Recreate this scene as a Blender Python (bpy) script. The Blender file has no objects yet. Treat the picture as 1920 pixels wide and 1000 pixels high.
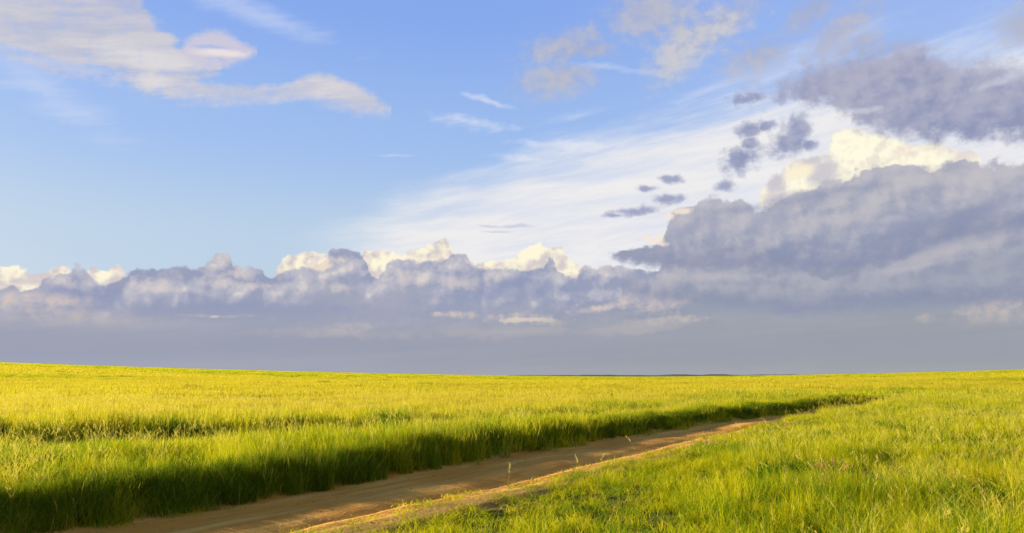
import bpy, math, random
import numpy as np
R = math.radians
random.seed(7); rng = np.random.default_rng(7)
scene = bpy.context.scene

# ------------------------------------------------------------------ camera
CAM_H = 1.65
PITCH = math.degrees(math.atan(206 / 1507.0))
cam_d = bpy.data.cameras.new('camera'); cam = bpy.data.objects.new('camera', cam_d)
scene.collection.objects.link(cam); scene.camera = cam
cam_d.sensor_width = 36; cam_d.lens = 36 * 1507 / 1920.0
cam_d.clip_start = 0.05; cam_d.clip_end = 80000
cam.location = (0, 0, CAM_H); cam.rotation_euler = (R(90 + PITCH), 0, 0)

# ------------------------------------------------------------------ light
SUN_AZ, SUN_EL = -58.0, 12.7            # degrees right of +Y, degrees above the horizon
EXPO = 1.75
sd = bpy.data.lights.new('sun', 'SUN'); sun = bpy.data.objects.new('sun', sd)
scene.collection.objects.link(sun)
sd.energy = 5.0; sd.angle = R(0.5); sd.color = (1.0, 0.86, 0.60)
sun.rotation_euler = (R(90 - SUN_EL), 0, R(180 - SUN_AZ))
scene.view_settings.view_transform = 'Standard'; scene.view_settings.look = 'None'
scene.view_settings.exposure = EXPO; scene.view_settings.gamma = 1
scene.view_settings.use_curve_mapping = False
scene.render.engine = 'CYCLES'
scene.cycles.use_denoising = True
scene.cycles.max_bounces = 6; scene.cycles.diffuse_bounces = 3; scene.cycles.transmission_bounces = 4
scene.cycles.transparent_max_bounces = 4
scene.cycles.sample_clamp_indirect = 6

# ------------------------------------------------------------------ small node language
def lin(r, g, b):
    f = lambda c: (c / 255 / 12.92) if c <= 10 else ((c / 255 + 0.055) / 1.055) ** 2.4
    return (f(r), f(g), f(b))
class V:                                   # a scalar socket (or number) with operators
    def __init__(s, nt, k): s.nt = nt; s.k = k
    def _m(s, op, *a, clamp=False):
        n = s.nt.nodes.new('ShaderNodeMath'); n.operation = op; n.use_clamp = clamp
        for i, x in enumerate((s,) + a):
            x = x.k if isinstance(x, V) else x
            if isinstance(x, (int, float)): n.inputs[i].default_value = float(x)
            else: s.nt.links.new(x, n.inputs[i])
        return V(s.nt, n.outputs[0])
    def __add__(s, o): return s._m('ADD', o)
    def __radd__(s, o): return s._m('ADD', o)
    def __mul__(s, o): return s._m('MULTIPLY', o)
    def __rmul__(s, o): return s._m('MULTIPLY', o)
    def __sub__(s, o): return s._m('SUBTRACT', o)
    def __rsub__(s, o): return V(s.nt, o)._m('SUBTRACT', s) if not isinstance(o, V) else o - s
    def mad(s, a, b): return s._m('MULTIPLY_ADD', a, b)
    def max(s, o): return s._m('MAXIMUM', o)
    def min(s, o): return s._m('MINIMUM', o)
    def clamp(s): return s._m('ADD', 0.0, clamp=True)
def ramp01(v, a, b, smooth=True):
    nt = v.nt; n = nt.nodes.new('ShaderNodeMapRange')
    n.interpolation_type = 'SMOOTHSTEP' if smooth else 'LINEAR'; n.clamp = True
    nt.links.new(v.k, n.inputs['Value']); n.inputs['From Min'].default_value = a; n.inputs['From Max'].default_value = b
    n.inputs['To Min'].default_value = 0; n.inputs['To Max'].default_value = 1
    return V(nt, n.outputs[0])
def vec(nt, x, y, z=0.0):
    n = nt.nodes.new('ShaderNodeCombineXYZ')
    for i, c in enumerate((x, y, z)):
        c = c.k if isinstance(c, V) else c
        if isinstance(c, (int, float)): n.inputs[i].default_value = c
        else: nt.links.new(c, n.inputs[i])
    return n.outputs[0]
def noise(nt, vs, scale=1.0, detail=4, rough=0.55, dist=0.0, dims='2D'):
    n = nt.nodes.new('ShaderNodeTexNoise'); n.noise_dimensions = dims
    nt.links.new(vs, n.inputs['Vector']); n.inputs['Scale'].default_value = scale
    n.inputs['Detail'].default_value = detail; n.inputs['Roughness'].default_value = rough
    n.inputs['Distortion'].default_value = dist
    return V(nt, n.outputs[0])
def voro(nt, vs, scale=1.0, detail=0, rough=0.5, smooth=0.35):
    n = nt.nodes.new('ShaderNodeTexVoronoi'); n.voronoi_dimensions = '2D'; n.feature = 'SMOOTH_F1'
    nt.links.new(vs, n.inputs['Vector']); n.inputs['Scale'].default_value = scale
    n.inputs['Smoothness'].default_value = smooth
    n.inputs['Detail'].default_value = detail; n.inputs['Roughness'].default_value = rough
    return V(nt, n.outputs['Distance'])
def mixc(nt, fac, a, b):
    n = nt.nodes.new('ShaderNodeMix'); n.data_type = 'RGBA'; n.clamp_factor = True
    fi = n.inputs[0]; ai = n.inputs[6]; bi = n.inputs[7]
    for s_, x in ((fi, fac), (ai, a), (bi, b)):
        x = x.k if isinstance(x, V) else x
        if isinstance(x, (int, float)): s_.default_value = x
        elif isinstance(x, tuple): s_.default_value = (*x[:3], 1)
        else: nt.links.new(x, s_)
    return n.outputs[2]

# ------------------------------------------------------------------ sky: Sky Texture and clouds by direction
world = bpy.data.worlds.new('World'); scene.world = world; world.use_nodes = True
nt = world.node_tree; nt.nodes.clear()
BG = 0.05
GAIN = 1.0 / BG / (2 ** EXPO)
def C(r, g, b, k=1.0): return tuple(c * GAIN * k for c in lin(r, g, b))
sky = nt.nodes.new('ShaderNodeTexSky'); sky.sky_type = 'NISHITA'; sky.sun_disc = False
sky.sun_elevation = R(SUN_EL); sky.sun_rotation = R(SUN_AZ)
tc = nt.nodes.new('ShaderNodeTexCoord'); sx = nt.nodes.new('ShaderNodeSeparateXYZ')
nt.links.new(tc.outputs['Generated'], sx.inputs[0])
X, Y, Z = (V(nt, sx.outputs[i]) for i in range(3))
az = X._m('ARCTAN2', Y) * (180 / math.pi)
el = Z._m('ARCSINE') * (180 / math.pi)
EL = el; U = (az + 42.0) * (1 / 84.0)
cp, sp = math.cos(R(PITCH)), math.sin(R(PITCH))
def ang(px, py):                            # sight line of the photograph -> compass angle and height angle
    a, b = (px - 960) / 1507.0, (500 - py) / 1507.0
    d = (a, cp - b * sp, sp + b * cp); L = math.sqrt(sum(c * c for c in d))
    return math.degrees(math.atan2(d[0], d[1])), math.degrees(math.asin(d[2] / L))
def curve(pts, outside):                    # outline height (degrees) as a function of the compass angle
    n = nt.nodes.new('ShaderNodeFloatCurve'); nt.links.new(U.k, n.inputs['Value'])
    c = n.mapping.curves[0]; P = []
    for p in pts:
        a, e = ang(*p); P.append(((a + 42) / 84, (e + 8) / 60))
    P.sort()
    if outside is not None:
        P = [(P[0][0] - 0.006, (outside + 8) / 60)] + P + [(P[-1][0] + 0.006, (outside + 8) / 60)]
    P = [(max(0, min(1, a)), max(0, min(1, b))) for a, b in P]
    if P[0][0] > 0: P = [(0, P[0][1])] + P
    if P[-1][0] < 1: P = P + [(1, P[-1][1])]
    while len(c.points) < len(P): c.points.new(0.5, 0.5)
    for q, (a, b) in zip(c.points, P): q.location = (a, b); q.handle_type = 'VECTOR'
    n.mapping.update()
    return V(nt, n.outputs[0]).mad(60.0, -8.0)
# shared noises (coordinates are degrees on the sky)
warp1 = noise(nt, vec(nt, az, el), 0.35, 3, 0.6) - 0.5
warp2 = noise(nt, vec(nt, az + 31.7, el), 0.35, 3, 0.6) - 0.5
azw = az + warp1 * 0.9
elw = el + warp2 * 0.7
azb = az + warp1 * 0.7
elb = el + warp2 * 0.5
pw = vec(nt, azw, elw)
bill = 0.5 - voro(nt, pw, 0.85, 2, 0.55)           # cauliflower bumps
bill_s = 0.5 - voro(nt, vec(nt, azw - 0.34, elw + 0.24), 0.85, 2, 0.55)   # the same, a step towards the sun
fine = noise(nt, vec(nt, az, el), 1.6, 6, 0.62) - 0.5
fine2 = noise(nt, vec(nt, az + warp1 * 1.2, el * 1.3), 1.1, 3, 0.5) - 0.5
soft = noise(nt, vec(nt, az * 0.6 + el * -0.2, el * 1.2), 0.22, 6, 0.58) - 0.5
streak = noise(nt, vec(nt, az * 0.16 + warp1 * 0.2, el * 1.2 - az * 0.20 + warp1 * 0.4), 0.8, 8, 0.62) - 0.5
streak2 = noise(nt, vec(nt, az * 0.05 + 4.0, el * 0.9 - az * 0.05), 0.9, 7, 0.6) - 0.5
puff = 0.5 - voro(nt, vec(nt, azb - 0.25, elb * 1.15 + 0.2), 0.5, 1, 0.5, .5)    # larger domes, caught from the sunward side
relief = (bill - bill_s)
H1 = 0.5 - voro(nt, vec(nt, azb, elb * 1.1), 0.42, 3, 0.5, .7)
H2 = 0.5 - voro(nt, vec(nt, azb - 0.45, elb * 1.1 + 0.42), 0.42, 3, 0.5, .7)
lit = (H1 - H2)                    # >0: side turned to the sun

def shape(top, bot, st, sb, na, nb, ntop, nbot):
    """cover of a cloud between two outlines; st/sb edge softness, na/nb noise strength in degrees"""
    t = curve(top, -8) - EL
    for n_, k in ntop: t = t + n_ * k
    a = ramp01(t, -st, st)
    if bot is not None:
        b = EL - curve(bot, 52)
        for n_, k in nbot: b = b + n_ * k
        a = a * ramp01(b, -sb, sb)
    return a
def blob(px, py, rx, ry, rot=0.0):          # soft patch: 1 in the middle, 0 at the rim
    a, e = ang(px, py); ra, re = math.degrees(rx / 1507.0), math.degrees(ry / 1507.0)
    dx = azb - a; dy = elb - e
    if rot:
        c, s = math.cos(R(rot)), math.sin(R(rot))
        dx, dy = dx * c + dy * s, dy * c - dx * s
    dx = dx * (1 / ra); dy = dy * (1 / re)
    return 1.0 - (dx * dx + dy * dy)._m('SQRT')
def blobs(lst, extra=None, soft_=(0.0, 0.35)):
    f = None
    for b in lst:
        v = blob(*b); f = v if f is None else f.max(v)
    if extra:
        for n_, k in extra: f = f + n_ * k
    return ramp01(f, *soft_)

# clear sky: Sky Texture, drawn towards the blue of the photograph
g = mixc(nt, ramp01(el, -2, 11), C(190, 205, 222), C(184, 206, 230))
g = mixc(nt, ramp01(el, 9, 17), g, C(158, 190, 239))
g = mixc(nt, ramp01(el, 15, 27), g, C(132, 168, 238))
g = mixc(nt, ramp01(el, 30, 75), g, C(52, 88, 175))
col = mixc(nt, 0.94, sky.outputs[0], g)
col = mixc(nt, ramp01(az, -6, 34) * ramp01(el, 6, 20) * 0.35, col, C(185, 205, 245))

# thin veil fanning out behind the cumulus
veil_top = [(520,435),(600,402),(680,382),(750,345),(850,330),(920,305),(980,272),(1050,254),(1130,232),(1230,212),(1330,182),(1430,150),(1560,110),(1700,80),(1920,60)]
t = curve(veil_top, None) - EL + streak * 3.0 + soft * 1.5
veil = ramp01(t, -0.8, 3.0) * ramp01(az, -17, -7)
dens = ramp01(t + streak2 * 4, -0.5, 5.0)
col = mixc(nt, veil * (0.66 + 0.33 * dens) , col, mixc(nt, ramp01(streak + streak2 * 0.5, -0.3, 0.22), C(222, 226, 238), C(240, 238, 238)))
# loose streaks above the veil
st = blobs([(925,192,58,7,-14),(880,228,110,16,-4),(1060,272,130,10,-4),(990,300,90,9,-5)], [(streak, 1.8), (fine2, .8)], (-.1, 1.2))
col = mixc(nt, st * 0.65, col, C(226, 230, 243))
st2 = blobs([(740,291,60,4,0),(80,165,190,46,-28),(480,30,220,30,-12),(1150,128,130,10,-8),(1480,120,240,50,12),(1800,95,190,60,12),(1080,215,90,16,10)], [(streak, 1.6), (fine, .3)], (0.0, 1.3))
col = mixc(nt, st2 * 0.5, col, C(214, 222, 243))

# high cloud, upper left
hn = [(soft, 1.0), (fine, 0.4), (fine2, 1.2), (streak, 1.8)]
A = shape([(-120,-250),(200,-250),(240,-120),(262,-10),(285,38),(320,82),(345,96),(372,112),(402,122),(420,140)],
          [(-120,60),(0,92),(60,118),(110,132),(160,122),(225,138),(252,168),(300,180),(342,170),(372,150),(402,140),(420,138)],
          0.55, 0.8, 0, 0, hn, hn)
Acol = mixc(nt, ramp01(soft + streak * 0.8, -0.25, 0.25), C(188, 190, 210), C(208, 206, 213))
Acol = mixc(nt, blobs([(280,112,130,30,-2),(290,155,60,28,0)], [(fine, .4), (streak, 1.2)], (0, .9)) * .85, Acol, C(226, 221, 221))
hole = blobs([(70,108,95,9,-6),(175,130,40,9,0),(20,130,80,12,-20)], [(fine, .5), (streak, 1.0)], (0, .6))
Atex = ramp01(streak * 1.3 + fine2 * .7 + soft * .5, -.4, .15)
col = mixc(nt, A * (1.0 - hole * 0.7) * (0.62 + 0.34 * Atex), col, Acol)
B = shape([(338,90),(352,74),(378,62),(405,57),(432,66),(455,84),(486,97)], [(338,92),(362,118),(395,126),(425,122),(450,110),(486,98)], .40, .45, 0, 0, [(streak, .9), (fine2, .6)], [(streak, .9), (fine2, .6)])
hole2 = blobs([(392,88,46,5,3),(398,113,34,6,4)], [(streak, .9)], (0, .8))
col = mixc(nt, B * (1.0 - hole2 * 0.5) * 0.95, col, mixc(nt, blobs([(420,100,80,10,3)], None, (0, .8)), C(206, 202, 220), C(238, 226, 224)))
Tl = shape([(300,165),(360,152),(410,158),(470,164),(530,163),(562,150),(590,141),(622,143),(660,160),(700,180),(738,204)],
           [(300,172),(350,180),(400,186),(470,190),(530,186),(575,180),(610,190),(650,203),(690,211),(738,208)], .38, .75, 0, 0, [(fine, .25), (fine2, .5), (streak, .8)], [(fine, .4), (fine2, .8), (streak, 1.4)])
col = mixc(nt, Tl * 0.95, col, mixc(nt, ramp01(streak + soft, -.25, .25), C(198, 199, 214), C(220, 214, 217)))
th = blobs([(130,125,150,22,-8)], [(fine, 1.6), (streak, 1.5)], (0, .9))
col = mixc(nt, th * 0.5, col, C(205, 206, 226))

# scattered soft clouds, upper right
pale = blobs([(1355,45,135,46,28),(1275,92,105,48,48),(1310,70,100,50,35)], [(fine2, .9), (soft, .7), (fine, .15)], (-.1, .95))
col = mixc(nt, pale * 0.85, col, mixc(nt, ramp01(soft + fine2, -.25, .25), C(180, 184, 204), C(208, 205, 206)))
grey = blobs([(1062,88,105,42,10),(1050,148,105,38,10),(1425,108,85,40,12),(1570,62,120,36,30),(1615,82,50,28,0),(1520,20,80,34,30),(1912,50,50,44,0),
              (1220,22,110,60,0),(1110,95,60,24,0)], [(fine2, .9), (soft, .9), (fine, .15)], (-.1, .95))
col = mixc(nt, grey * 0.85, col, mixc(nt, ramp01(soft + fine2 * .5, -.25, .25), C(168, 175, 203), C(192, 191, 200)))
# dark flat cloud, right
I = shape([(1370,188),(1405,180),(1445,172),(1480,148),(1520,128),(1580,112),(1640,98),(1690,84),(1730,84),(1755,100),(1790,122),(1830,122),(1860,118),(1880,128),(1960,140)],
          [(1370,192),(1405,190),(1450,190),(1500,192),(1560,205),(1600,232),(1650,250),(1720,264),(1780,268),(1830,268),(1870,262),(1960,262)], 1.0, .7, 0, 0,
          [(fine, 1.0), (fine2, 1.6), (soft, 1.2)], [(fine, 1.0), (fine2, 1.2), (bill, .6)])
gap = blobs([(1880,150,110,9,12),(1610,205,60,9,-8)], [(fine, 1.4), (streak, 1.2)], (0, 1.1))
Icol = mixc(nt, ramp01(soft + fine2 * .7 + lit * .4 + (el - 17.0) * .07, -.35, .45), C(140, 148, 182), C(176, 176, 197))
# warm bright head behind it
K = shape([(1420,380),(1432,345),(1455,318),(1490,298),(1530,288),(1553,284),(1558,258),(1570,240),(1600,235),(1640,248),(1700,264),(1780,270),(1822,280),(1850,300)],
          [(1420,390),(1500,390),(1600,390),(1850,390)], .2, .3, 0, 0, [(bill, .5), (fine, .3)], [(fine, .2)])
Kc = mixc(nt, ramp01(soft + fine * .5 + relief * .4, -.35, .1), C(240, 228, 212), C(255, 250, 226))
Kc = mixc(nt, ramp01(lit * .8 + fine * .5, .02, -.3) * .6, Kc, C(226, 214, 208))
Kc = mixc(nt, blobs([(1545,325,40,40,0),(1452,335,32,44,0),(1520,292,52,26,-20),(1480,370,60,20,0)], [(fine, .8)], (0, .7)) * .92, Kc, C(202, 198, 208))
Kc = mixc(nt, blobs([(1500,322,36,16,10)], [(fine, .6)], (0, .7)), Kc, C(252, 240, 212))
Kc = mixc(nt, blobs([(1840,275,70,30,0)], [(fine, .8)], (0, .9)) * .7, Kc, C(214, 206, 212))
col = mixc(nt, K, col, Kc)
col = mixc(nt, I * (1.0 - gap * 0.38) * 0.96, col, Icol)
J = blobs([(1390,298,52,34,20),(1406,244,36,22,0),(1434,240,26,15,0),(1405,272,24,24,0),(1478,270,56,28,10),(1494,244,34,40,20),(1512,272,26,14,0)], [(fine2, .9), (soft, .4), (fine, .6)], (0, .75))
J2 = blobs([(1262,338,34,11,-12),(1215,354,30,8,0),(1250,376,42,16,6),(1190,397,64,12,6),(1155,405,34,7,0),(1362,350,26,14,0),(1400,185,44,12,0)], [(fine2, 1.1), (streak, .8), (fine, .6)], (0, .85))
J3 = blobs([(965,425,50,5,0),(920,425,30,4,0),(935,436,40,3,0)], [(fine, .5)], (0, .8))
col = mixc(nt, J3 * .5, col, C(180, 186, 212))
col = mixc(nt, J * 0.95, col, mixc(nt, ramp01(fine2 + soft, -.2, .35), C(142, 150, 185), C(170, 173, 198)))
col = mixc(nt, J2 * 0.88, col, C(150, 157, 190))

# long cumulus band down to the horizon
crtop = [(-80,502),(0,497),(20,492),(40,491),(54,502),(68,506),(90,501),(110,491),(126,489),(134,500),(160,510),(168,494),(176,488),(190,500),(205,505),(218,493),(230,491),(236,505),(260,540),(505,540),(520,490),(530,479),(548,470),(566,470),(580,465),(602,467),(614,474),(640,490),(672,490),(682,465),(696,463),(706,468),(722,462),(738,464),(748,474),(765,468),(782,462),(800,453),(815,449),(828,443),(842,446),(848,460),(870,500),(892,492),(906,483),(940,480),(962,480),(975,468),(990,458),(1010,451),(1022,458),(1030,462),(1045,455),(1058,458),(1065,482),(1076,487),(1086,488),(1092,505),(1140,540),(2000,560)]
ctop_ = [(-80,528),(0,531),(55,535),(100,514),(136,500),(188,524),(230,512),(300,500),(505,510),(552,491),(612,490),(700,508),(745,484),(800,486),(870,480),(930,495),(1045,500),(1080,510),(1200,500),(2000,400)]
cb = ramp01(curve(crtop, None) - EL + bill * 0.35 + fine * 0.2 - .05, 0.0, 0.22)
col = mixc(nt, cb, col, mixc(nt, ramp01(lit * .8 + fine * .5 + soft * .3 + (el - curve(ctop_, None)) * .10, -.28, .24), C(212, 202, 204), C(255, 247, 220)))
ctop = [(-80,528),(0,531),(30,529),(55,535),(74,522),(100,514),(124,502),(136,489),(150,487),(164,491),(172,512),(188,524),(202,530),(212,516),(226,512),(240,500),(256,491),(290,494),(320,488),(340,490),(368,492),(392,478),(406,466),(418,462),(430,462),(436,482),(452,492),(478,490),(494,500),(505,510),(514,512),(520,500),(534,492),(552,491),(566,494),(578,488),(595,484),(612,478),(622,460),(640,454),(656,454),(668,462),(682,474),(690,496),(700,508),(711,511),(722,498),(735,480),(745,474),(760,474),(778,482),(800,480),(835,482),(850,470),(862,464),(872,466),(880,484),(896,494),(930,495),(958,492),(975,495),(1000,497),(1020,494),(1026,476),(1035,473),(1042,480),(1045,500),(1054,508),(1080,510),(1092,496),(1120,490),(1170,492),(1220,498),(1300,470),(1500,430),(1700,400),(2000,380)]
lowtop = curve(ctop, None)
d = lowtop - EL + (bill * 0.4 + puff * .3 + fine * 0.4) - .08
body = ramp01(d, 0.0, 0.26)
depth = lowtop - EL                          # degrees below the heads
bt = lit * .75 + H1 * .30 + fine * .34 + soft * .5
bc_lit = mixc(nt, ramp01(bt, -.42, .10), C(153, 160, 187), C(188, 187, 200))
bc_lit = mixc(nt, ramp01(bt, .04, .46), bc_lit, C(220, 212, 208))
bc_lit = mixc(nt, ramp01(az, 4, 22) * .6, bc_lit, C(168, 172, 184))
bc_dark = mixc(nt, ramp01(soft + fine * .5, -.25, .25), C(152, 160, 186), C(169, 171, 187))
bc_dark = mixc(nt, ramp01(az, 0, 14) * .8, bc_dark, mixc(nt, ramp01(soft + streak * .6, -.25, .25), C(146, 155, 174), C(166, 170, 180)))
bc = mixc(nt, ramp01(depth + soft * 3.0 - lit * 1.6, 1.2, 3.6), bc_lit, bc_dark)
peach = blobs([(80,565,120,22,0),(130,590,110,22,0),(30,560,60,14,0),(650,612,70,9,3),(630,622,90,10,0),(985,598,95,13,0),(1030,606,60,10,0),(1130,580,90,10,4),(1240,602,90,12,4),(1180,563,22,20,35),(1250,560,60,40,0),
               (400,592,80,4,0),(850,592,60,8,0),(1730,596,24,10,0),(1860,590,80,30,8)], [(fine, 1.2), (streak, 1.0)], (0, .9))
bc = mixc(nt, peach * 0.8, bc, mixc(nt, ramp01(fine + relief * .3, -.2, .25), C(194, 187, 194), C(232, 210, 194)))
dk = blobs([(960,545,230,38,0),(1130,568,40,9,0),(1195,598,36,8,0),(420,580,330,34,0),(110,545,150,20,0),(1480,530,360,40,3),(1750,545,240,50,10)], [(fine, 1.2), (soft, 1.0)], (0, .8))
bc = mixc(nt, dk * 0.55, bc, mixc(nt, ramp01(az, 0, 14), C(138, 149, 184), C(140, 150, 172)))
# warm sunlit heads
cream = blobs([(590,486,50,14,0),(598,500,30,12,0),(800,470,50,14,0),(770,474,20,10,0),(915,494,46,14,0),(985,494,40,12,0),(1060,500,30,10,0),(1062,502,26,10,0),(985,600,70,6,0),(405,592,10,4,0),(545,500,16,10,0)],
              [(fine, .9), (relief, .3)], (0.0, .6))
bc = mixc(nt, cream * 0.8, bc, C(244, 226, 202))
cr2 = blobs([(640,540,34,14,0),(420,530,50,14,0),(290,538,60,16,0),(120,530,30,14,0),(860,530,60,20,0),(480,535,40,10,0),(1120,500,60,20,0),(450,512,40,14,0),(770,520,60,16,0)], [(fine, 1.1), (relief, .5)], (0, 1.0))
bc = mixc(nt, cr2 * 0.55, bc, C(224, 212, 206))
# rain-grey air above the horizon
bc = mixc(nt, ramp01(el + soft * 2.0, 5.2, 2.3), bc, mixc(nt, ramp01(az, -32, 26), C(160, 164, 184), C(157, 161, 168)))
bc = mixc(nt, ramp01(streak2 + soft * .5, -.2, .2) * ramp01(el, 5.0, 2.0) * .35, bc, C(172, 174, 184))
bc = mixc(nt, ramp01(el + streak2 * 1.6, 3.6, 2.4) * ramp01(el, .4, 2.0) * .4, bc, C(148, 154, 174))
bc = mixc(nt, ramp01(el, 1.2, -0.5) * .5, bc, C(166, 168, 174))
col = mixc(nt, body, col, bc)

# heavy grey mass, right
def mass(top, bot, sb, lo, hi, nbot, amt=.97, dlit=3.0, dbase=2.2):
    global col
    m = shape(top, bot, .16, sb, 0, 0, [(puff, .9), (bill, .3), (fine, .6)], nbot)
    a = curve(top, None) - EL; b = EL - curve(bot, None)
    tone = lit * .7 + fine * .22 + soft * 1.0
    c = mixc(nt, ramp01(tone, -.35, .45), lo, hi)
    c = mixc(nt, ramp01(a + soft * 3 - lit * 1.5, dlit, 0.0) * .45, c, C(198, 193, 200))
    c = mixc(nt, ramp01(b + soft * 2.5 + fine * 1.0, dbase, 0.2) * .75, c, C(134, 142, 172))
    col = mixc(nt, m * amt, col, c)
warm = blobs([(960,622,230,14,0),(1180,618,160,16,2),(660,626,170,12,0),(150,600,200,16,0)], [(streak, 1.6), (fine2, .8)], (-.1, 1.0))
col = mixc(nt, warm * .42, col, C(192, 184, 184))
mass([(1160,520),(1230,508),(1330,506),(1450,512),(1560,510),(1650,492),(1720,470),(1780,448),(1850,428),(1990,400)],
     [(1160,560),(1300,570),(1500,575),(1600,572),(1750,566),(1850,566),(1990,556)], .9, C(146, 154, 177), C(166, 170, 184), [(soft, 3.0), (streak, 1.5)], .85, 2.2, 1.6)
mass([(1140,478),(1160,464),(1200,462),(1236,456),(1246,420),(1262,398),(1292,384),(1330,370),(1375,376),(1420,384),(1470,364),(1500,352),(1550,342),(1590,330),(1606,312),(1640,300),(1685,296),(1720,308),(1760,304),(1850,300),(1990,290)],
     [(1140,482),(1165,498),(1220,501),(1300,496),(1400,500),(1500,506),(1600,506),(1680,490),(1740,470),(1810,446),(1880,434),(1990,424)], .45, C(152, 159, 183), C(188, 187, 195), [(soft, 2.2), (fine, .8)])
col = mixc(nt, blobs([(1500,372,150,14,8),(1400,392,120,12,0),(1780,410,170,20,14),(1600,352,90,10,0)], [(fine, 1.0), (soft, 1.0)], (0, 1.0)) * .55, col, C(142, 149, 178))
col = mixc(nt, blobs([(1500,425,220,18,6),(1760,340,200,26,0),(1630,400,90,16,8)], [(fine, 1.0), (soft, 1.0), (lit, .5)], (0, 1.0)) * .5, col, C(194, 190, 196))
col = mixc(nt, blobs([(1790,470,150,20,14),(1330,520,120,12,0),(1720,498,110,10,8)], [(fine, 1.2), (soft, 1.2), (streak, 1)], (0, 1.1)) * .6, col, C(190, 187, 195))
cre = blobs([(1228,452,30,8,-14),(1238,446,12,14,0),(1280,396,26,7,0),(1255,405,12,8,0)], [(fine, 1.2)], (0, .6))
col = mixc(nt, cre * .8, col, C(248, 232, 214))
# ground side of the sphere
col = mixc(nt, ramp01(el, -0.6, -3.0), col, C(120, 118, 60))
bg = nt.nodes.new('ShaderNodeBackground'); out = nt.nodes.new('ShaderNodeOutputWorld')
nt.links.new(col, bg.inputs[0]); bg.inputs[1].default_value = BG
nt.links.new(bg.outputs[0], out.inputs[0])
world.cycles.sampling_method = 'MANUAL'; world.cycles.sample_map_resolution = 512

# ------------------------------------------------------------------ terrain as one function
def sstep(a, b, x):
    t = np.clip((x - a) / (b - a), 0, 1); return t * t * (3 - 2 * t)
_perm = np.random.default_rng(3).random((256, 256))
def vnoise(x, y):
    xi = np.floor(x).astype(int); yi = np.floor(y).astype(int); fx = x - xi; fy = y - yi
    fx = fx * fx * (3 - 2 * fx); fy = fy * fy * (3 - 2 * fy)
    p = lambda i, j: _perm[i % 256, j % 256]
    return (p(xi, yi) * (1 - fx) + p(xi + 1, yi) * fx) * (1 - fy) + (p(xi, yi + 1) * (1 - fx) + p(xi + 1, yi + 1) * fx) * fy - 0.5
def fbm(x, y, o=4):
    s = 0; a = 1
    for i in range(o): s = s + a * vnoise(x * 2 ** i + 17 * i, y * 2 ** i + 9 * i); a *= 0.5
    return s
CL = np.array([(-34,-42),(-17,-12.6),(-8.8,1.6),(-3.6,10.5),(-1.75,13.6),(0.63,17.6),(4.6,24.8),(8.9,31.3),(15.9,42.0),(33.9,70.2),(61,108),(88,146),(125,190),(190,260),(330,400)], float)
def catmull(P, n=14):
    out = []
    for i in range(len(P) - 1):
        p0, p1, p2, p3 = P[max(i-1,0)], P[i], P[i+1], P[min(i+2,len(P)-1)]
        for k in range(n):
            t = k / n
            out.append(0.5 * (2*p1 + (p2-p0)*t + (2*p0-5*p1+4*p2-p3)*t*t + (3*p1-p0-3*p2+p3)*t**3))
    out.append(P[-1]); return np.array(out)
CLs = catmull(CL)
DITCH = catmull(np.array([(-90,15),(-40,18),(-17,20.6),(-8.2,21.6),(-4.4,25),(1,30.5),(5.5,36),(9,43),(15,54),(30,78)], float))
def sdist(P, x, y):                          # signed distance: + on the right-hand side of the line
    best = np.full(x.shape, 1e9); sg = np.zeros(x.shape); al = np.zeros(x.shape); acc = 0
    for a, b in zip(P[:-1], P[1:]):
        d = b - a; L2 = d @ d; L_ = math.sqrt(L2)
        t = np.clip(((x - a[0]) * d[0] + (y - a[1]) * d[1]) / L2, 0, 1)
        dx = x - a[0] - t * d[0]; dy = y - a[1] - t * d[1]; q = dx * dx + dy * dy
        s = np.sign(dx * d[1] - dy * d[0]); m = q < best
        best = np.where(m, q, best); sg = np.where(m, s, sg); al = np.where(m, acc + t * L_, al); acc += L_
    return np.sqrt(best) * np.where(sg == 0, 1, sg), al
def terrain(x, y, s, dd):
    D = np.hypot(x, y); a = np.degrees(np.arctan2(x, y))
    rise = np.where(a < 9, 0.85 * (np.clip(9 - a, 0, 60) / 41.0) ** 1.6, 0.42 * (np.clip(a - 9, 0, 60) / 23.0) ** 1.6)
    rise = np.clip(rise, 0, 1.4)
    z = D * np.tan(np.radians(rise)) * sstep(40, 420, D)
    z = z + fbm(x / 9, y / 9, 3) * 0.12 * sstep(4, 14, D) + fbm(x / 70, y / 70, 3) * 0.5 * sstep(60, 200, D)
    z = z + 0.06 * sstep(-1.4, -1.9, s) * sstep(-9, -4, s) * sstep(70, 50, D)
    z = z + 0.06 * sstep(3, 9, s) * sstep(45, 20, D)
    fade = sstep(52, 30, D) * (.45 + .55 * sstep(-2, -8, x))
    z = z - 0.5 * np.exp(-(dd / 1.1) ** 2) * fade + 0.14 * np.exp(-((dd + 2.2) / 1.3) ** 2) * fade
    return z
def road_z(s, al, x, y):                     # cross profile of the track
    return -0.27 + 0.22 * sstep(1.55, 2.5, np.abs(s)) * 1.2 + 0.025 * np.exp(-((s - 0.1) / 0.5) ** 2) + 0.17 * np.exp(-((s - 1.55) / 0.30) ** 2) + 0.06 * np.exp(-((s - 2.1) / 0.2) ** 2) \
        - 0.045 * np.exp(-((s + 0.75) / 0.22) ** 2) - 0.05 * np.exp(-((s - 0.8) / 0.22) ** 2) + fbm(x * 1.3, y * 1.3, 4) * 0.035

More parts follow.
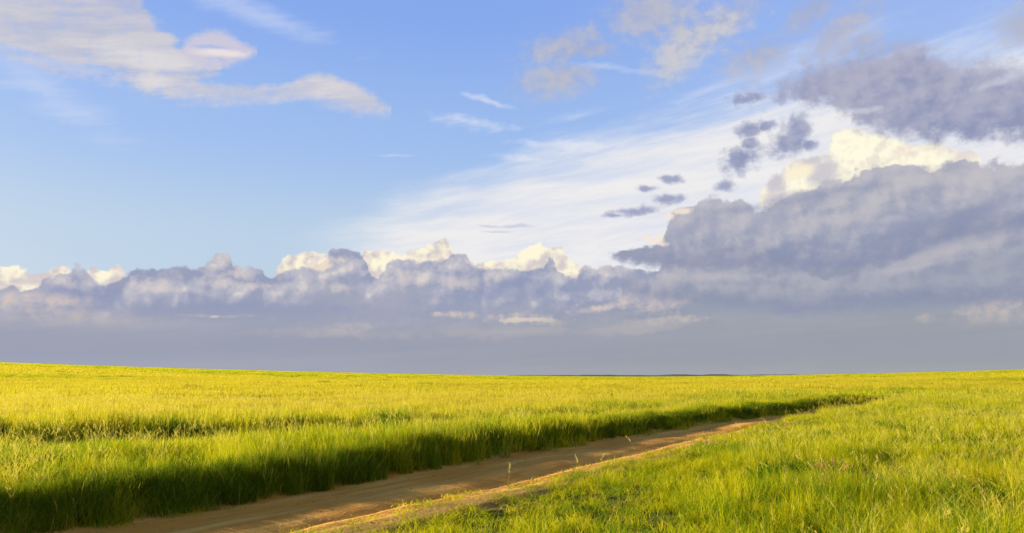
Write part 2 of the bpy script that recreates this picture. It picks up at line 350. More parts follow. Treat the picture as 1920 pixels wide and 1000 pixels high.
def link(name, me, mat=None, kind=None):
    o = bpy.data.objects.new(name, me); scene.collection.objects.link(o)
    if mat: me.materials.append(mat)
    if kind: o['kind'] = kind
    return o
def mesh_np(name, co, faces, smooth=True):
    me = bpy.data.meshes.new(name); co = np.asarray(co, np.float32); faces = np.asarray(faces, np.int32)
    me.vertices.add(len(co)); me.vertices.foreach_set('co', co.ravel())
    k = faces.shape[1]; me.loops.add(faces.size); me.loops.foreach_set('vertex_index', faces.ravel())
    me.polygons.add(len(faces)); me.polygons.foreach_set('loop_start', np.arange(0, faces.size, k, dtype=np.int32))
    me.polygons.foreach_set('use_smooth', np.full(len(faces), smooth)); me.update(calc_edges=True); return me
def grid_faces(nr, nc, wrap=False):
    i = np.arange(nr - 1)[:, None] * nc; j = np.arange(nc if wrap else nc - 1)[None, :]; j2 = (j + 1) % nc
    return np.stack([i + j, i + j2, i + nc + j2, i + nc + j], -1).reshape(-1, 4)

# ------------------------------------------------------------------ materials
def new_mat(name):
    m = bpy.data.materials.new(name); m.use_nodes = True; t = m.node_tree; t.nodes.clear()
    o = t.nodes.new('ShaderNodeOutputMaterial'); return m, t, o
def principled(t, col_, rough=0.9, spec=0.15, normal=None):
    p = t.nodes.new('ShaderNodeBsdfPrincipled'); t.links.new(col_, p.inputs['Base Color']) if not isinstance(col_, tuple) else setattr(p.inputs['Base Color'], 'default_value', (*col_, 1))
    p.inputs['Roughness'].default_value = rough; p.inputs['Specular IOR Level'].default_value = spec
    if normal: t.links.new(normal, p.inputs['Normal'])
    return p
def attr(t, name, typ='GEOMETRY'):
    a = t.nodes.new('ShaderNodeAttribute'); a.attribute_name = name; a.attribute_type = typ
    return V(t, a.outputs['Fac'])
def pos(t):
    g_ = t.nodes.new('ShaderNodeNewGeometry'); s_ = t.nodes.new('ShaderNodeSeparateXYZ'); t.links.new(g_.outputs['Position'], s_.inputs[0])
    return g_.outputs['Position'], [V(t, s_.outputs[i]) for i in range(3)]

def ground_material():
    m, t, o = new_mat('grassland_soil'); P, (x, y, z) = pos(t)
    n1 = noise(t, P, 0.9, 5, .6, dims='3D'); band = noise(t, vec(t, x * 0.004, y * 0.02), 1.0, 5, .6)
    near = mixc(t, ramp01(n1, .35, .65), (0.03, 0.035, 0.008), (0.07, 0.06, 0.02))
    far = mixc(t, ramp01(band, .38, .62), (0.24, 0.23, 0.01), (0.38, 0.33, 0.02))
    k = ramp01(y + (n1 - .5) * 20, 90, 320)
    c = mixc(t, k, near, far)
    scr = ramp01(((x - 73) * (x - 73) * (1 / 81) + (y - 123) * (y - 123) * (1 / 14)), 1.3, .7)
    c = mixc(t, scr, c, (0.42, 0.17, 0.04))
    bump = t.nodes.new('ShaderNodeBump'); bump.inputs['Strength'].default_value = 1; bump.inputs['Distance'].default_value = 0.5
    t.links.new(noise(t, P, 1.2, 3, .6, dims='3D').k, bump.inputs['Height'])
    p = principled(t, c, 1.0, 0.0, bump.outputs[0])
    t.links.new(p.outputs[0], o.inputs[0]); return m
def dirt_material():
    m, t, o = new_mat('sandy_dirt'); P, (x, y, z) = pos(t)
    # coordinates along and across the track, stored on the mesh
    s = attr(t, 'across'); al = attr(t, 'along')
    lane = noise(t, vec(t, al * 0.22, s * 2.4), 1.0, 6, .62); grit = noise(t, P, 14, 4, .7, dims='3D'); big = noise(t, P, .45, 4, .6, dims='3D')
    c = mixc(t, ramp01(lane, .36, .66), (0.47, 0.205, 0.022), (0.62, 0.33, 0.055))
    c = mixc(t, ramp01(big + (grit - .5) * .3, .42, .66) * .6, c, (0.52, 0.21, 0.02))
    peb = voro(t, P, 9, 0, .5, .1); c = mixc(t, ramp01(grit, .62, .78) * .5, c, (0.46, 0.32, 0.13))
    c = mixc(t, ramp01(grit, .42, .3) * .5, c, (0.20, 0.10, 0.03))
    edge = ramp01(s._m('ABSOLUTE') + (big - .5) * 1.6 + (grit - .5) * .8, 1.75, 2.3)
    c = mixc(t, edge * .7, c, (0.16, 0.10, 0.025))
    h = lane * .5 + grit * .35 + noise(t, P, 3.5, 5, .6, dims='3D') * .8
    b = t.nodes.new('ShaderNodeBump'); b.inputs['Strength'].default_value = .7; b.inputs['Distance'].default_value = .06; t.links.new(h.k, b.inputs['Height'])
    p = principled(t, c, .95, .1, b.outputs[0]); t.links.new(p.outputs[0], o.inputs[0]); return m
def grass_material(name, pal_a, pal_b, gold, straw, translucency=.45):
    """blade colours: two greens by world-space patches, gold where the meadow has ripened, straw for stems and heads"""
    m, t, o = new_mat(name); P, (x, y, z) = pos(t)
    tint = attr(t, 'tint'); ripe = attr(t, 'ripe', 'INSTANCER'); rnd = attr(t, 'rnd', 'INSTANCER')
    n1 = noise(t, vec(t, x, y), .35, 4, .6); n2 = noise(t, vec(t, x * .25, y), .12, 3, .6)
    c = mixc(t, ramp01(n1 * .6 + rnd * .4, .32, .62), pal_a, pal_b)
    c = mixc(t, ramp01(ripe + (n2 - .5) * .6 + (rnd - .5) * .5, .25, .75), c, gold)
    n3 = noise(t, vec(t, x, y), .55, 4, .65); dry = ramp01(n3 + (rnd - .5) * .25, .44, .66) * ramp01(ripe, .3, .9)
    c = mixc(t, dry * .45, c, (0.42, 0.30, 0.05))
    c = mixc(t, tint, c, straw)
    d = t.nodes.new('ShaderNodeBsdfDiffuse'); t.links.new(c, d.inputs[0])
    tr = t.nodes.new('ShaderNodeBsdfTranslucent'); t.links.new(c, tr.inputs[0])
    mx = t.nodes.new('ShaderNodeMixShader'); mx.inputs[0].default_value = translucency
    t.links.new(d.outputs[0], mx.inputs[1]); t.links.new(tr.outputs[0], mx.inputs[2])
    t.links.new(mx.outputs[0], o.inputs[0]); return m
mat_ground = ground_material(); mat_dirt = dirt_material()
mat_grass = grass_material('meadow_grass', (0.095, 0.19, 0.001), (0.44, 0.41, 0.001), (0.43, 0.38, 0.006), (0.54, 0.45, 0.08))
mat_fringe = grass_material('shaded_fringe_grass', (0.038, 0.095, 0.002), (0.13, 0.18, 0.003), (0.40, 0.34, 0.01), (0.45, 0.36, 0.06), .35)  # green leaves, darkened further so the colour carries the bank's shade

# ------------------------------------------------------------------ ground sheet
radii = np.concatenate([[0.01], np.geomspace(0.8, 26000, 420)])
azs = np.concatenate([np.arange(-50, 50, 0.3), np.arange(50, 310, 3.0)])
RR, AA = np.meshgrid(radii, np.radians(azs), indexing='ij')
gx, gy = RR * np.sin(AA), RR * np.cos(AA)
gs, gal = sdist(CLs, gx, gy); gd, _ = sdist(DITCH, gx, gy)
gz = terrain(gx, gy, gs, gd)
Dg = np.hypot(gx, gy)
gz = gz - 0.62 * sstep(2.9, 2.2, np.abs(gs)) * (gy < 59)
gz = gz - sstep(9000, 26000, Dg) * 30
me = mesh_np('ground', np.stack([gx, gy, gz], -1).reshape(-1, 3), grid_faces(len(radii), len(azs), True))
link('ground', me, mat_ground, 'structure')

# ------------------------------------------------------------------ low ridge on the horizon
m_h, t_h, o_h = new_mat('far_ridge'); P_h, _ = pos(t_h)
p_h = principled(t_h, mixc(t_h, noise(t_h, P_h, .0009, 4, .6, dims='3D'), (0.07, 0.085, 0.09), (0.12, 0.13, 0.12)), 1, 0); t_h.links.new(p_h.outputs[0], o_h.inputs[0])  # blue-grey of distance haze put into the ridge colour
ha = np.arange(-6, 27, .25); hr = np.array([0, .25, .5, .75, 1.0, 1.3, 1.6]); hp = np.array([0, .5, .85, 1, .85, .4, 0])
HA, HR = np.meshgrid(ha, hr, indexing='ij')
hh = 34 * sstep(-6, 3, HA) * sstep(27, 17, HA) * (1 + .9 * fbm(HA * .5, HA * 0 + 5, 4)); Dh = 15500 + 1400 * HR
me = mesh_np('hills', np.stack([Dh * np.sin(np.radians(HA)), Dh * np.cos(np.radians(HA)), -22 + (hh + 22) * hp[None, :]], -1).reshape(-1, 3), grid_faces(len(ha), len(hr)))
link('hills', me, m_h, 'structure')

# ------------------------------------------------------------------ dirt track
steps = []
T = CLs; seg = np.hypot(*(T[1:] - T[:-1]).T); cum = np.concatenate([[0], np.cumsum(seg)])
u = 0.0
while np.interp(u, cum, T[:, 1]) < 60:
    px_, py_ = np.interp(u, cum, T[:, 0]), np.interp(u, cum, T[:, 1]); steps.append(u)
    u += max(0.12, 0.009 * math.hypot(px_, py_))
steps = np.array(steps); cx = np.interp(steps, cum, T[:, 0]); cy = np.interp(steps, cum, T[:, 1])
tx = np.gradient(cx, steps); ty = np.gradient(cy, steps); tl = np.hypot(tx, ty); tx /= tl; ty /= tl
lat = np.arange(-2.9, 2.901, 0.1)
rx = cx[:, None] + ty[:, None] * lat[None]; ry = cy[:, None] - tx[:, None] * lat[None]
S = np.broadcast_to(lat[None], rx.shape); AL = np.broadcast_to(steps[:, None], rx.shape)
rd, _ = sdist(DITCH, rx, ry)
def blend_z(s, al, x, y, dd):                # the surface one walks on, track and meadow
    w = sstep(1.5, 2.7, np.abs(s)); base = terrain(x, y, s, dd); D = np.hypot(x, y)
    off = terrain(x, y, np.full_like(x, 2.0), dd) * 0 + base
    return np.where((np.abs(s) < 2.9) & (y < 60), (base + road_z(s, al, x, y)) * (1 - w) + base * w, base)
rz = blend_z(S, AL, rx, ry, rd) + 0.02 - 0.12 * sstep(2.65, 2.9, np.abs(S))
me = mesh_np('dirt_track', np.stack([rx, ry, rz], -1).reshape(-1, 3), grid_faces(*rx.shape)[:, ::-1])
for nm, arr in (('across', S), ('along', AL)):
    a = me.attributes.new(nm, 'FLOAT', 'POINT'); a.data.foreach_set('value', arr.astype(np.float32).ravel())
link('dirt_track', me, mat_dirt, 'structure')

# ------------------------------------------------------------------ grass tufts (each variant: verts, faces, tint)
class Tuft:
    def __init__(s): s.v = []; s.f = []; s.t = []; s.n = 0
    def strip(s, pts, ws, side, tint):
        """flat tapering ribbon through pts"""
        side = np.array(side); k = s.n
        for p, w in zip(pts[:-1], ws[:-1]):
            s.v.append(p - side * w / 2); s.v.append(p + side * w / 2); s.t += [tint, tint]
        s.v.append(pts[-1]); s.t.append(tint); m = len(pts) - 1
        for i in range(m - 1): s.f += [(k+2*i, k+2*i+1, k+2*i+3), (k+2*i, k+2*i+3, k+2*i+2)]
        s.f.append((k+2*m-2, k+2*m-1, k+2*m)); s.n += 2 * m + 1
    def blade(s, r, h, w, lean, tint, x=None, y=None, segs=3):
        a = rng.uniform(0, 6.283)
        if x is None: q = r * math.sqrt(rng.random()); b = rng.uniform(0, 6.283); x, y = q * math.cos(b), q * math.sin(b)
        d = np.array([math.cos(a), math.sin(a), 0]); b2 = rng.uniform(0, 6.283); side = np.array([math.cos(b2), math.sin(b2), 0])
        pts = []; ws = []
        for i in range(segs + 1):
            u = i / segs; pts.append(np.array([x, y, 0]) + d * lean * h * u ** 1.8 + np.array([0, 0, h * (u - 0.25 * lean * u * u)])); ws.append(w * (1 - 0.55 * u))
        s.strip(pts, ws, side, tint); return pts, d
    def stalk(s, r, h, w, lean, tint=.8, head=.12, hw=.012, nspk=9, x=None, y=None):
        pts, d = s.blade(r, h, w, lean, tint, x, y, 4)
        top, prev = pts[-1], pts[-2]; ax = (top - prev); ax /= np.linalg.norm(ax)
        for i in range(nspk):
            p = top - ax * head * (i / nspk) * 1.0; a = rng.uniform(0, 6.283)
            o_ = np.array([math.cos(a), math.sin(a), .9]); o_ /= np.linalg.norm(o_)
            L_ = head * .34; sd_ = np.cross(o_, ax); sd_ /= (np.linalg.norm(sd_) + 1e-6)
            s.strip([p, p + o_ * L_ * .5, p + (o_ * .7 + ax * .5) * L_], [hw * .4, hw * .55, 0], sd_, 1.0)
def leafy(n, r, h0, h1, w, lean=(.1, .75), straw=.08, stalks=0, sh=(.5, .75), sw=.004, hw=.012, nspk=8):
    t = Tuft()
    for i in range(n):
        t.blade(r, rng.uniform(h0, h1), w * rng.uniform(.7, 1.3), rng.uniform(*lean), (rng.uniform(.4, 1) if rng.random() < straw else rng.uniform(0, .12)))
    for i in range(stalks): t.stalk(r, rng.uniform(*sh), sw, rng.uniform(.05, .35), rng.uniform(.5, .9), rng.uniform(.07, .14), hw, nspk)
    return t

def scatter_object(name, tufts, P, mat, label, cat):
    """one mesh: the tuft shapes plus one loose vertex per tuft; geometry nodes put a tuft on every loose vertex"""
    vs = []; fs = []; tint = []; tid = []; k = 0
    for i, t in enumerate(tufts):
        vs += list(t.v); fs += [(a + k, b + k, c + k) for a, b, c in t.f]; tint += t.t; tid += [i] * t.n; k += t.n
    nv, npnt = k, len(P['x'])
    co = np.concatenate([np.array(vs, np.float32), np.stack([P['x'], P['y'], P['z']], -1).astype(np.float32)])
    me = mesh_np(name, co, np.array(fs), True)
    def A(nm, typ, vals):
        a = me.attributes.new(nm, typ, 'POINT'); a.data.foreach_set('value', vals)
    z1 = np.zeros(nv, np.float32)
    A('tint', 'FLOAT', np.concatenate([np.array(tint, np.float32), np.zeros(npnt, np.float32)]))
    A('tuft_id', 'INT', np.concatenate([np.array(tid, np.int32), np.full(npnt, -1, np.int32)]))
    A('pick', 'INT', np.concatenate([np.zeros(nv, np.int32), rng.integers(0, len(tufts), npnt).astype(np.int32) if P.get('pick') is None else P['pick'].astype(np.int32)]))
    A('sz', 'FLOAT', np.concatenate([z1, P['sz'].astype(np.float32)])); A('sr', 'FLOAT', np.concatenate([z1, P['sr'].astype(np.float32)]))
    A('yaw', 'FLOAT', np.concatenate([z1, rng.uniform(0, 6.283, npnt).astype(np.float32)]))
    A('ripe', 'FLOAT', np.concatenate([z1, P['ripe'].astype(np.float32)])); A('rnd', 'FLOAT', np.concatenate([z1, rng.random(npnt).astype(np.float32)]))
    o = link(name, me, mat, 'stuff'); o['label'] = label; o['category'] = cat
    ng = bpy.data.node_groups.new('tufts_on_points', 'GeometryNodeTree'); ng.is_modifier = True
    ng.interface.new_socket('Geometry', in_out='INPUT', socket_type='NodeSocketGeometry'); ng.interface.new_socket('Geometry', in_out='OUTPUT', socket_type='NodeSocketGeometry')
    N = ng.nodes.new; Lk = ng.links.new; gi = N('NodeGroupInput'); go = N('NodeGroupOutput')
    def na(nm, typ='FLOAT'):
        a = N('GeometryNodeInputNamedAttribute'); a.data_type = typ; a.inputs['Name'].default_value = nm; return [s for s in a.outputs if s.enabled and s.name == 'Attribute'][0]
    cmpn = N('FunctionNodeCompare'); cmpn.data_type = 'INT'; cmpn.operation = 'GREATER_EQUAL'
    ii = [s for s in cmpn.inputs if s.enabled]; Lk(na('tuft_id', 'INT'), ii[0]); ii[1].default_value = 0
    sp_ = N('GeometryNodeSeparateGeometry'); sp_.domain = 'POINT'; Lk(gi.outputs[0], sp_.inputs[0]); Lk(cmpn.outputs[0], sp_.inputs['Selection'])
    si = N('GeometryNodeSplitToInstances'); si.domain = 'POINT'; Lk(sp_.outputs[0], si.inputs[0]); Lk(na('tuft_id', 'INT'), si.inputs['Group ID'])
    ip = N('GeometryNodeInstanceOnPoints'); Lk(sp_.outputs[1], ip.inputs['Points']); Lk(si.outputs[0], ip.inputs['Instance']); ip.inputs['Pick Instance'].default_value = True
    Lk(na('pick', 'INT'), ip.inputs['Instance Index'])
    cr = N('ShaderNodeCombineXYZ'); Lk(na('yaw'), cr.inputs[2]); Lk(cr.outputs[0], ip.inputs['Rotation'])
    cs = N('ShaderNodeCombineXYZ'); s_r = na('sr'); Lk(s_r, cs.inputs[0]); Lk(s_r, cs.inputs[1]); Lk(na('sz'), cs.inputs[2]); Lk(cs.outputs[0], ip.inputs['Scale'])
    Lk(ip.outputs[0], go.inputs[0])
    md = o.modifiers.new('tufts', 'NODES'); md.node_group = ng
    return o

AZ = 41.0
def ring(d0, d1, density, azr=AZ, falloff=0.0):
    area = (d1 * d1 - d0 * d0) * R(azr); n = int(area * density)
    if falloff:                               # density falls as d**-falloff inside the ring
        e = 2 - falloff; d = (rng.uniform(d0 ** e, d1 ** e, n)) ** (1 / e)
    else: d = np.sqrt(rng.uniform(d0 * d0, d1 * d1, n))
    a = R(1) * rng.uniform(-azr, azr, n); x, y = d * np.sin(a), d * np.cos(a)
    return x, y
def props(x, y, near_edge=True):
    s, al = sdist(CLs, x, y); dd, _ = sdist(DITCH, x, y); D = np.hypot(x, y)
    # ragged verge: grass starts about 1.6 m from the middle
    lim_l = 1.42 + 0.45 * fbm(x * .8, y * .8, 3) ; lim_r = 2.2 - .8 * sstep(22, 36, D) + 0.4 * fbm(x * .7 + 5, y * .7, 3)
    bare = np.where(s < 0, -s < lim_l, s < lim_r) & (y < 57) | ((((x - 73) / 8) ** 2 + ((y - 123) / 3.2) ** 2) < 1)
    z = blend_z(s, al, x, y, dd)
    patch = fbm(x / 1.6, y / 1.6, 4); wide = fbm(x / 9 + 3, y / 9, 3)
    h = 1.0 + 0.75 * patch + 0.55 * wide
    h = np.clip(h, .45, 1.7) * np.where(D > 55, 1 + .9 * fbm(x / 14, y / 14, 3), 1)
    edge = np.where(s < 0, sstep(1.1, 1.7, -s), np.maximum(sstep(2.0, 5.5, s) * .85 + .15 * sstep(6, 9, s), sstep(26, 42, D)))
    h = h * (0.38 + 0.62 * edge)
    fade = sstep(52, 30, D) * (.45 + .55 * sstep(-2, -8, x)); ditch = np.exp(-((dd - .3) / 1.2) ** 2) * fade; beyond = np.exp(-((dd + 1.8) / 1.4) ** 2) * fade
    h = h * (1 - 0.85 * ditch) * (1 + 0.5 * beyond)
    left = dd < 0
    ripe = np.where(left, sstep(.8, 4.5, -dd) * .95, 0.0)
    ripe = np.maximum(ripe, np.where(s > 0, .34 + sstep(12, 50, s + .15 * y) * .42, 0))
    ripe = np.maximum(ripe, sstep(70, 130, D) * .85)
    ripe = ripe + .45 * fbm(x / 14, y / 30, 3) - .8 * sstep(-.06, .10, fbm(x / 260 + 8, y / 45 + 3, 3)) * sstep(60, 160, D) - .8 * sstep(420, 600, D) * sstep(1500, 1100, D) + .3 * sstep(1200, 1600, D)
    return s, bare, z, h, np.clip(ripe, 0, 1), patch

def field(d0, d1, density, hbase, rbase, azr=AZ, falloff=0):
    x, y = ring(d0, d1, density, azr, falloff); s, bare, z, h, ripe, patch = props(x, y)
    # the far turn of the track shows again as a low bare patch
    keep = ~bare & (rng.random(len(x)) < np.clip(.98 + patch * 1.8, np.where((s > 0) & (s < 6), .5, .08), 1) * (1 - .75 * np.exp(-((sdist(DITCH, x, y)[0] - .3) / 1.0) ** 2) * (x < -3) * (y < 40)))
    x, y, z, h, ripe = (q[keep] for q in (x, y, z, h, ripe))
    return dict(x=x, y=y, z=z - .01, sz=hbase * h * rng.uniform(.75, 1.25, len(x)), sr=rbase * rng.uniform(.8, 1.2, len(x)), ripe=ripe)

near_t = [leafy(44, .15, .16, .46, .0055) for _ in range(5)] + [leafy(38, .16, .14, .42, .005, stalks=1, sh=(.42, .66), sw=.003, hw=.008) for _ in range(2)] + [leafy(46, .17, .08, .26, .010, (.4, 1.1), .02) for _ in range(2)]
scatter_object('meadow_grass', near_t, field(2.6, 19, 34, 1.0, 1.0, 44), mat_grass, 'bright green meadow grass growing on both sides of the dirt track', 'grass')
mid_t = [leafy(60, .34, .15, .44, .011, straw=.12, stalks=2, sh=(.40, .60), sw=.005, hw=.014, nspk=5) for _ in range(4)] + [leafy(70, .36, .12, .40, .012) for _ in range(3)]
scatter_object('grassland', mid_t, field(18, 62, 8, 1.0, 1.05, 42), mat_grass, 'yellow green grass of the plain beyond the near verge', 'grass')
far_t = [leafy(80, 1.0, .2, .5, .032, straw=.2, stalks=0) for _ in range(5)]
scatter_object('golden_grass', far_t, field(60, 250, 1.25, 1.0, 1.1, 41), mat_grass, 'ripening golden grass stretching away across the plain', 'grass')
haze_t = [leafy(110, 2.6, .25, .55, .09, (.05, .4), straw=.2) for _ in range(4)]
scatter_object('plain_grass', haze_t, field(240, 620, .11, 1.0, 1.1, 41), mat_grass, 'pale gold and olive bands of grass far out on the plain', 'grass')
vfar_t = [leafy(150, 6.5, .3, .55, .2, (.05, .3), straw=.25) for _ in range(4)]
scatter_object('distant_grass', vfar_t, field(600, 2400, .02, 1.0, 1.1, 41, .4), mat_grass, 'pale golden grass reaching the horizon', 'grass')

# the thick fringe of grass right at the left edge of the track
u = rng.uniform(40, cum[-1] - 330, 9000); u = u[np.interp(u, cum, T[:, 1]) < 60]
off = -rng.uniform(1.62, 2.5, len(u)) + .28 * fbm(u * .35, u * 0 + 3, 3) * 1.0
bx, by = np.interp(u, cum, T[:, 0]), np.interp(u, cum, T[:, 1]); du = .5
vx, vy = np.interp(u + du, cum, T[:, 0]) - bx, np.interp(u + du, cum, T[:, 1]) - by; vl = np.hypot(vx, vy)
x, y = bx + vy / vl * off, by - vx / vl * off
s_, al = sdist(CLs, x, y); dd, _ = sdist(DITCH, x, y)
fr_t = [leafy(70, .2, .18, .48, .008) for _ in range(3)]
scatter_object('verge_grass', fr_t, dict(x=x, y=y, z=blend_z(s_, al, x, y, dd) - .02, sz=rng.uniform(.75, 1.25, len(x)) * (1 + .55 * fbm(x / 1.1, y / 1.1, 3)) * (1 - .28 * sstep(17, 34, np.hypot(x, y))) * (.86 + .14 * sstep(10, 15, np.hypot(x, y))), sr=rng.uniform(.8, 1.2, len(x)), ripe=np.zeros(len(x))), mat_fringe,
               'thick green fringe of grass with its shade deepened in the leaf colour, shading the left edge of the dirt track', 'grass')

# tall seeding stems that stand above the meadow
def tall(n): 
    t = Tuft()
    for i in range(n): t.stalk(.16, rng.uniform(.5, .95), .004, rng.uniform(.08, .7), rng.uniform(.4, .8), rng.uniform(.08, .16), .009, 10)
    return t
x, y = ring(3.5, 30, 1.9, 43); s, bare, z, h, ripe, patch = props(x, y)
k = ~bare & ((s < -2.6) | (s > 4.2 + 2.2 * sstep(18, 9, np.hypot(x, y)))) & (fbm(x / 4, y / 4, 2) > -.08)
scatter_object('seeding_stems', [tall(n) for n in (2, 3, 4, 6)], dict(x=x[k], y=y[k], z=z[k], sz=rng.uniform(.75, 1.1, k.sum()), sr=np.full(k.sum(), 1.0), ripe=ripe[k]), mat_grass,
               'tall straw coloured seeding stems standing above the green grass', 'grass stems')
# thin weeds creeping onto the verge of the track
x, y = ring(6, 45, 9, 42); s, al = sdist(CLs, x, y); pn = fbm(x * .9, y * .9, 3)
k = (np.abs(s) > 1.15) & (np.abs(s) < 2.2) & (pn > np.where(s < 0, .06, .22)); x, y, s, al = x[k], y[k], s[k], al[k]; dd, _ = sdist(DITCH, x, y)
low_t = [leafy(22, .16, .03, .10, .010, (.4, 1.2), .05) for _ in range(4)]
scatter_object('verge_weeds', low_t, dict(x=x, y=y, z=blend_z(s, al, x, y, dd) + .015, sz=np.full(len(x), 1.), sr=rng.uniform(.7, 1.3, len(x)), ripe=np.zeros(len(x))), mat_grass,
               'low sparse weeds creeping over the edge of the dirt track', 'weeds')
# coarse pale bunches that break up the green on the right-hand side and along the left field
x, y = ring(3.5, 40, .9, 43); s, bare, z, h, ripe, patch = props(x, y)
k = ~bare & ((s < -2.9) | (s > 6.0)) & (np.hypot(x, y) > 6.5) & (fbm(x / 3 + 9, y / 3, 3) > -.05)
def bunch():
    t = Tuft()
    for i in range(46): t.blade(.13, rng.uniform(.3, .72), .006, rng.uniform(.15, .8), rng.uniform(.15, .75), segs=4)
    for i in range(3): t.stalk(.1, rng.uniform(.5, .8), .0035, rng.uniform(.1, .6), .8, .11, .009, 9)
    return t
scatter_object('pale_bunch_grass', [bunch() for _ in range(5)], dict(x=x[k], y=y[k], z=z[k], sz=rng.uniform(.6, 1.05, k.sum()), sr=rng.uniform(.9, 1.5, k.sum()), ripe=np.clip(ripe[k] + .25, 0, 1)), mat_grass,
               'coarse pale bunches of taller grass dotted through the green meadow', 'grass')
# dark leafy herbs in the hollows
x, y = ring(3.5, 45, 1.6, 43); s, bare, z, h, ripe, patch = props(x, y)
k = ~bare & ((s < -2.6) | (s > 5.0)) & (fbm(x / 2.2 + 40, y / 2.2, 3) > .10)
mat_herb = grass_material('herb_leaf', (0.035, 0.10, 0.003), (0.08, 0.16, 0.003), (0.10, 0.16, 0.004), (0.10, 0.12, 0.01), .25)
def herb():
    t = Tuft()
    for i in range(60): t.blade(.22, rng.uniform(.08, .34), .02, rng.uniform(.3, 1.3), 0.0)
    return t
scatter_object('dark_herbs', [herb() for _ in range(4)], dict(x=x[k], y=y[k], z=z[k], sz=rng.uniform(.7, 1.3, k.sum()), sr=rng.uniform(.8, 1.4, k.sum()), ripe=ripe[k] * 0), mat_herb,
               'dark green broad leaved herbs in the hollows of the meadow', 'plants')

# single plants one can tell apart --------------------------------------------------------
def tuft_mesh(name, t):
    return mesh_np(name, np.array(t.v), np.array(t.f), True)
def single_mat(name, c, tl=.3):
    m, t, o = new_mat(name); P, _ = pos(t); cc = mixc(t, noise(t, P, 30, 3, .6, dims='3D'), tuple(q * .7 for q in c), c)
    d = t.nodes.new('ShaderNodeBsdfDiffuse'); t.links.new(cc, d.inputs[0]); tr = t.nodes.new('ShaderNodeBsdfTranslucent'); t.links.new(cc, tr.inputs[0])
    mx = t.nodes.new('ShaderNodeMixShader'); mx.inputs[0].default_value = tl; t.links.new(d.outputs[0], mx.inputs[1]); t.links.new(tr.outputs[0], mx.inputs[2]); t.links.new(mx.outputs[0], o.inputs[0]); return m
m_stem = single_mat('seed_stem', (.42, .38, .06)); m_head = single_mat('seed_head', (.62, .52, .16)); m_brown = single_mat('dead_stem', (.30, .15, .05)); m_bhead = single_mat('dead_head', (.52, .30, .12))
def zat(x, y):
    a, b = np.array([x], float), np.array([y], float); s, al = sdist(CLs, a, b); dd, _ = sdist(DITCH, a, b); return float(blend_z(s, al, a, b, dd)[0])
def seed_stalk(x, y, h, lean, az_, label, n=1, head=.13, brown=False):
    root = bpy.data.objects.new('seed_stalk' if not brown else 'dead_plant', None); scene.collection.objects.link(root)
    root.location = (x, y, zat(x, y) - .01); root.rotation_euler = (0, 0, az_); root.empty_display_size = .1
    root['label'] = label; root['category'] = 'grass stalk' if not brown else 'plant'
    for j in range(n):
        st_, hd = Tuft(), Tuft(); a = rng.uniform(0, 6.28) if n > 1 else 0.0; hh = h * (rng.uniform(.7, 1) if n > 1 else 1); ln = lean * (rng.uniform(.4, 1.4) if n > 1 else 1)
        d = np.array([math.cos(a), math.sin(a), 0]); o_ = d * .04 * (n > 1); pts = []
        for i in range(7):
            q = i / 6; pts.append(o_ + d * ln * hh * q ** 2 + np.array([0, 0, hh * (q - .2 * ln * q * q)]))
        for sd_ in ((1, 0, 0), (0, 1, 0)): st_.strip(pts, [.007 - .0006 * i for i in range(7)], sd_, 0)
        for k_ in range(3 if brown else 2):
            b = rng.uniform(0, 6.28); dd_ = np.array([math.cos(b), math.sin(b), 0]); p0 = pts[k_ + 1]
            st_.strip([p0, p0 + dd_ * .07 + np.array([0, 0, .09]), p0 + dd_ * .17 + np.array([0, 0, .12])], [.008, .006, 0], (dd_[1], -dd_[0], 0), 0)
        top = pts[-1]; ax = pts[-1] - pts[-2]; ax /= np.linalg.norm(ax)
        for i in range(22):
            p = top - ax * head * rng.random(); b = rng.uniform(0, 6.28); r_ = np.array([math.cos(b), math.sin(b), .8]); r_ /= np.linalg.norm(r_); L_ = head * .26
            sd_ = np.cross(r_, ax); sd_ /= np.linalg.norm(sd_) + 1e-6; hd.strip([p, p + r_ * L_ * .5, p + (r_ * .6 + ax * .6) * L_], [.006, .010, 0], sd_, 1)
        for nm, tt, mm in (('stem', st_, m_brown if brown else m_stem), ('seed_head', hd, m_bhead if brown else m_head)):
            o = link(nm, tuft_mesh(nm, tt), mm); o.parent = root
seed_stalk(1.05, 12.6, .5, .18, 2.6, 'thin upright seed stalk rising in front of the track, just left of the bent stalk')
seed_stalk(1.30, 12.8, .52, .34, 0.5, 'bent seed stalk with curled tip rising in front of the shaded track')
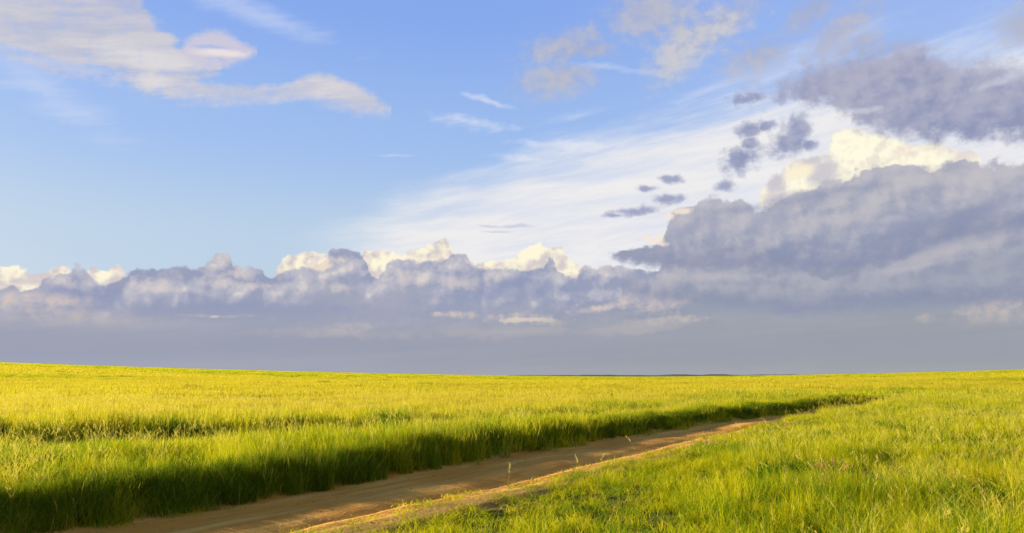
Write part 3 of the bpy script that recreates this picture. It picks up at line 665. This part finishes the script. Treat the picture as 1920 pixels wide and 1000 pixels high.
seed_stalk(2.35, 15.2, .6, .40, 3.4, 'pale leaning seed stalk standing at the sunlit far rim, seen against the brown track')
seed_stalk(-.05, 11.6, .45, .08, 1.0, 'short faint seed stalk at the nearest bend of the sunlit track edge')
seed_stalk(4.75, 12.2, .52, .55, 1.0, 'clump of dead reddish brown stems in the green grass on the right', 9, .12, True)
# clods and small stones broken out of the track
def clod():
    t = Tuft(); ph = (1 + 5 ** .5) / 2
    v = [(-1,ph,0),(1,ph,0),(-1,-ph,0),(1,-ph,0),(0,-1,ph),(0,1,ph),(0,-1,-ph),(0,1,-ph),(ph,0,-1),(ph,0,1),(-ph,0,-1),(-ph,0,1)]
    f = [(0,11,5),(0,5,1),(0,1,7),(0,7,10),(0,10,11),(1,5,9),(5,11,4),(11,10,2),(10,7,6),(7,1,8),(3,9,4),(3,4,2),(3,2,6),(3,6,8),(3,8,9),(4,9,5),(2,4,11),(6,2,10),(8,6,7),(9,8,1)]
    sc = rng.uniform(.6, 1.3, 3) * .008
    t.v = [np.array(q) * sc * rng.uniform(.75, 1.25) for q in v]; t.f = f; t.t = [0.0] * 12; t.n = 12; return t
x, y = ring(6, 34, 60, 40); s, al = sdist(CLs, x, y); w = np.exp(-((np.abs(s) - 1.6) / .45) ** 2) + .10
k = (np.abs(s) < 2.4) & (rng.random(len(x)) < w * (.35 + 1.3 * np.clip(fbm(x, y, 3), 0, 1))); x, y, s, al = x[k], y[k], s[k], al[k]; dd, _ = sdist(DITCH, x, y); sz = rng.uniform(.5, 1.0, len(x)) ** 2 * 1.5
m_c, t_c, o_c = new_mat('dirt_clod'); P_c, _ = pos(t_c)
p_c = principled(t_c, mixc(t_c, noise(t_c, P_c, 5, 4, .7, dims='3D'), (0.26, 0.12, 0.03), (0.48, 0.28, 0.08)), .95, .1); t_c.links.new(p_c.outputs[0], o_c.inputs[0])
scatter_object('dirt_clods', [clod() for _ in range(5)], dict(x=x, y=y, z=blend_z(s, al, x, y, dd) + .02, sz=sz, sr=sz, ripe=np.zeros(len(x))), m_c,
               'crumbled brown clods and small stones along the edges of the dirt track', 'stones')
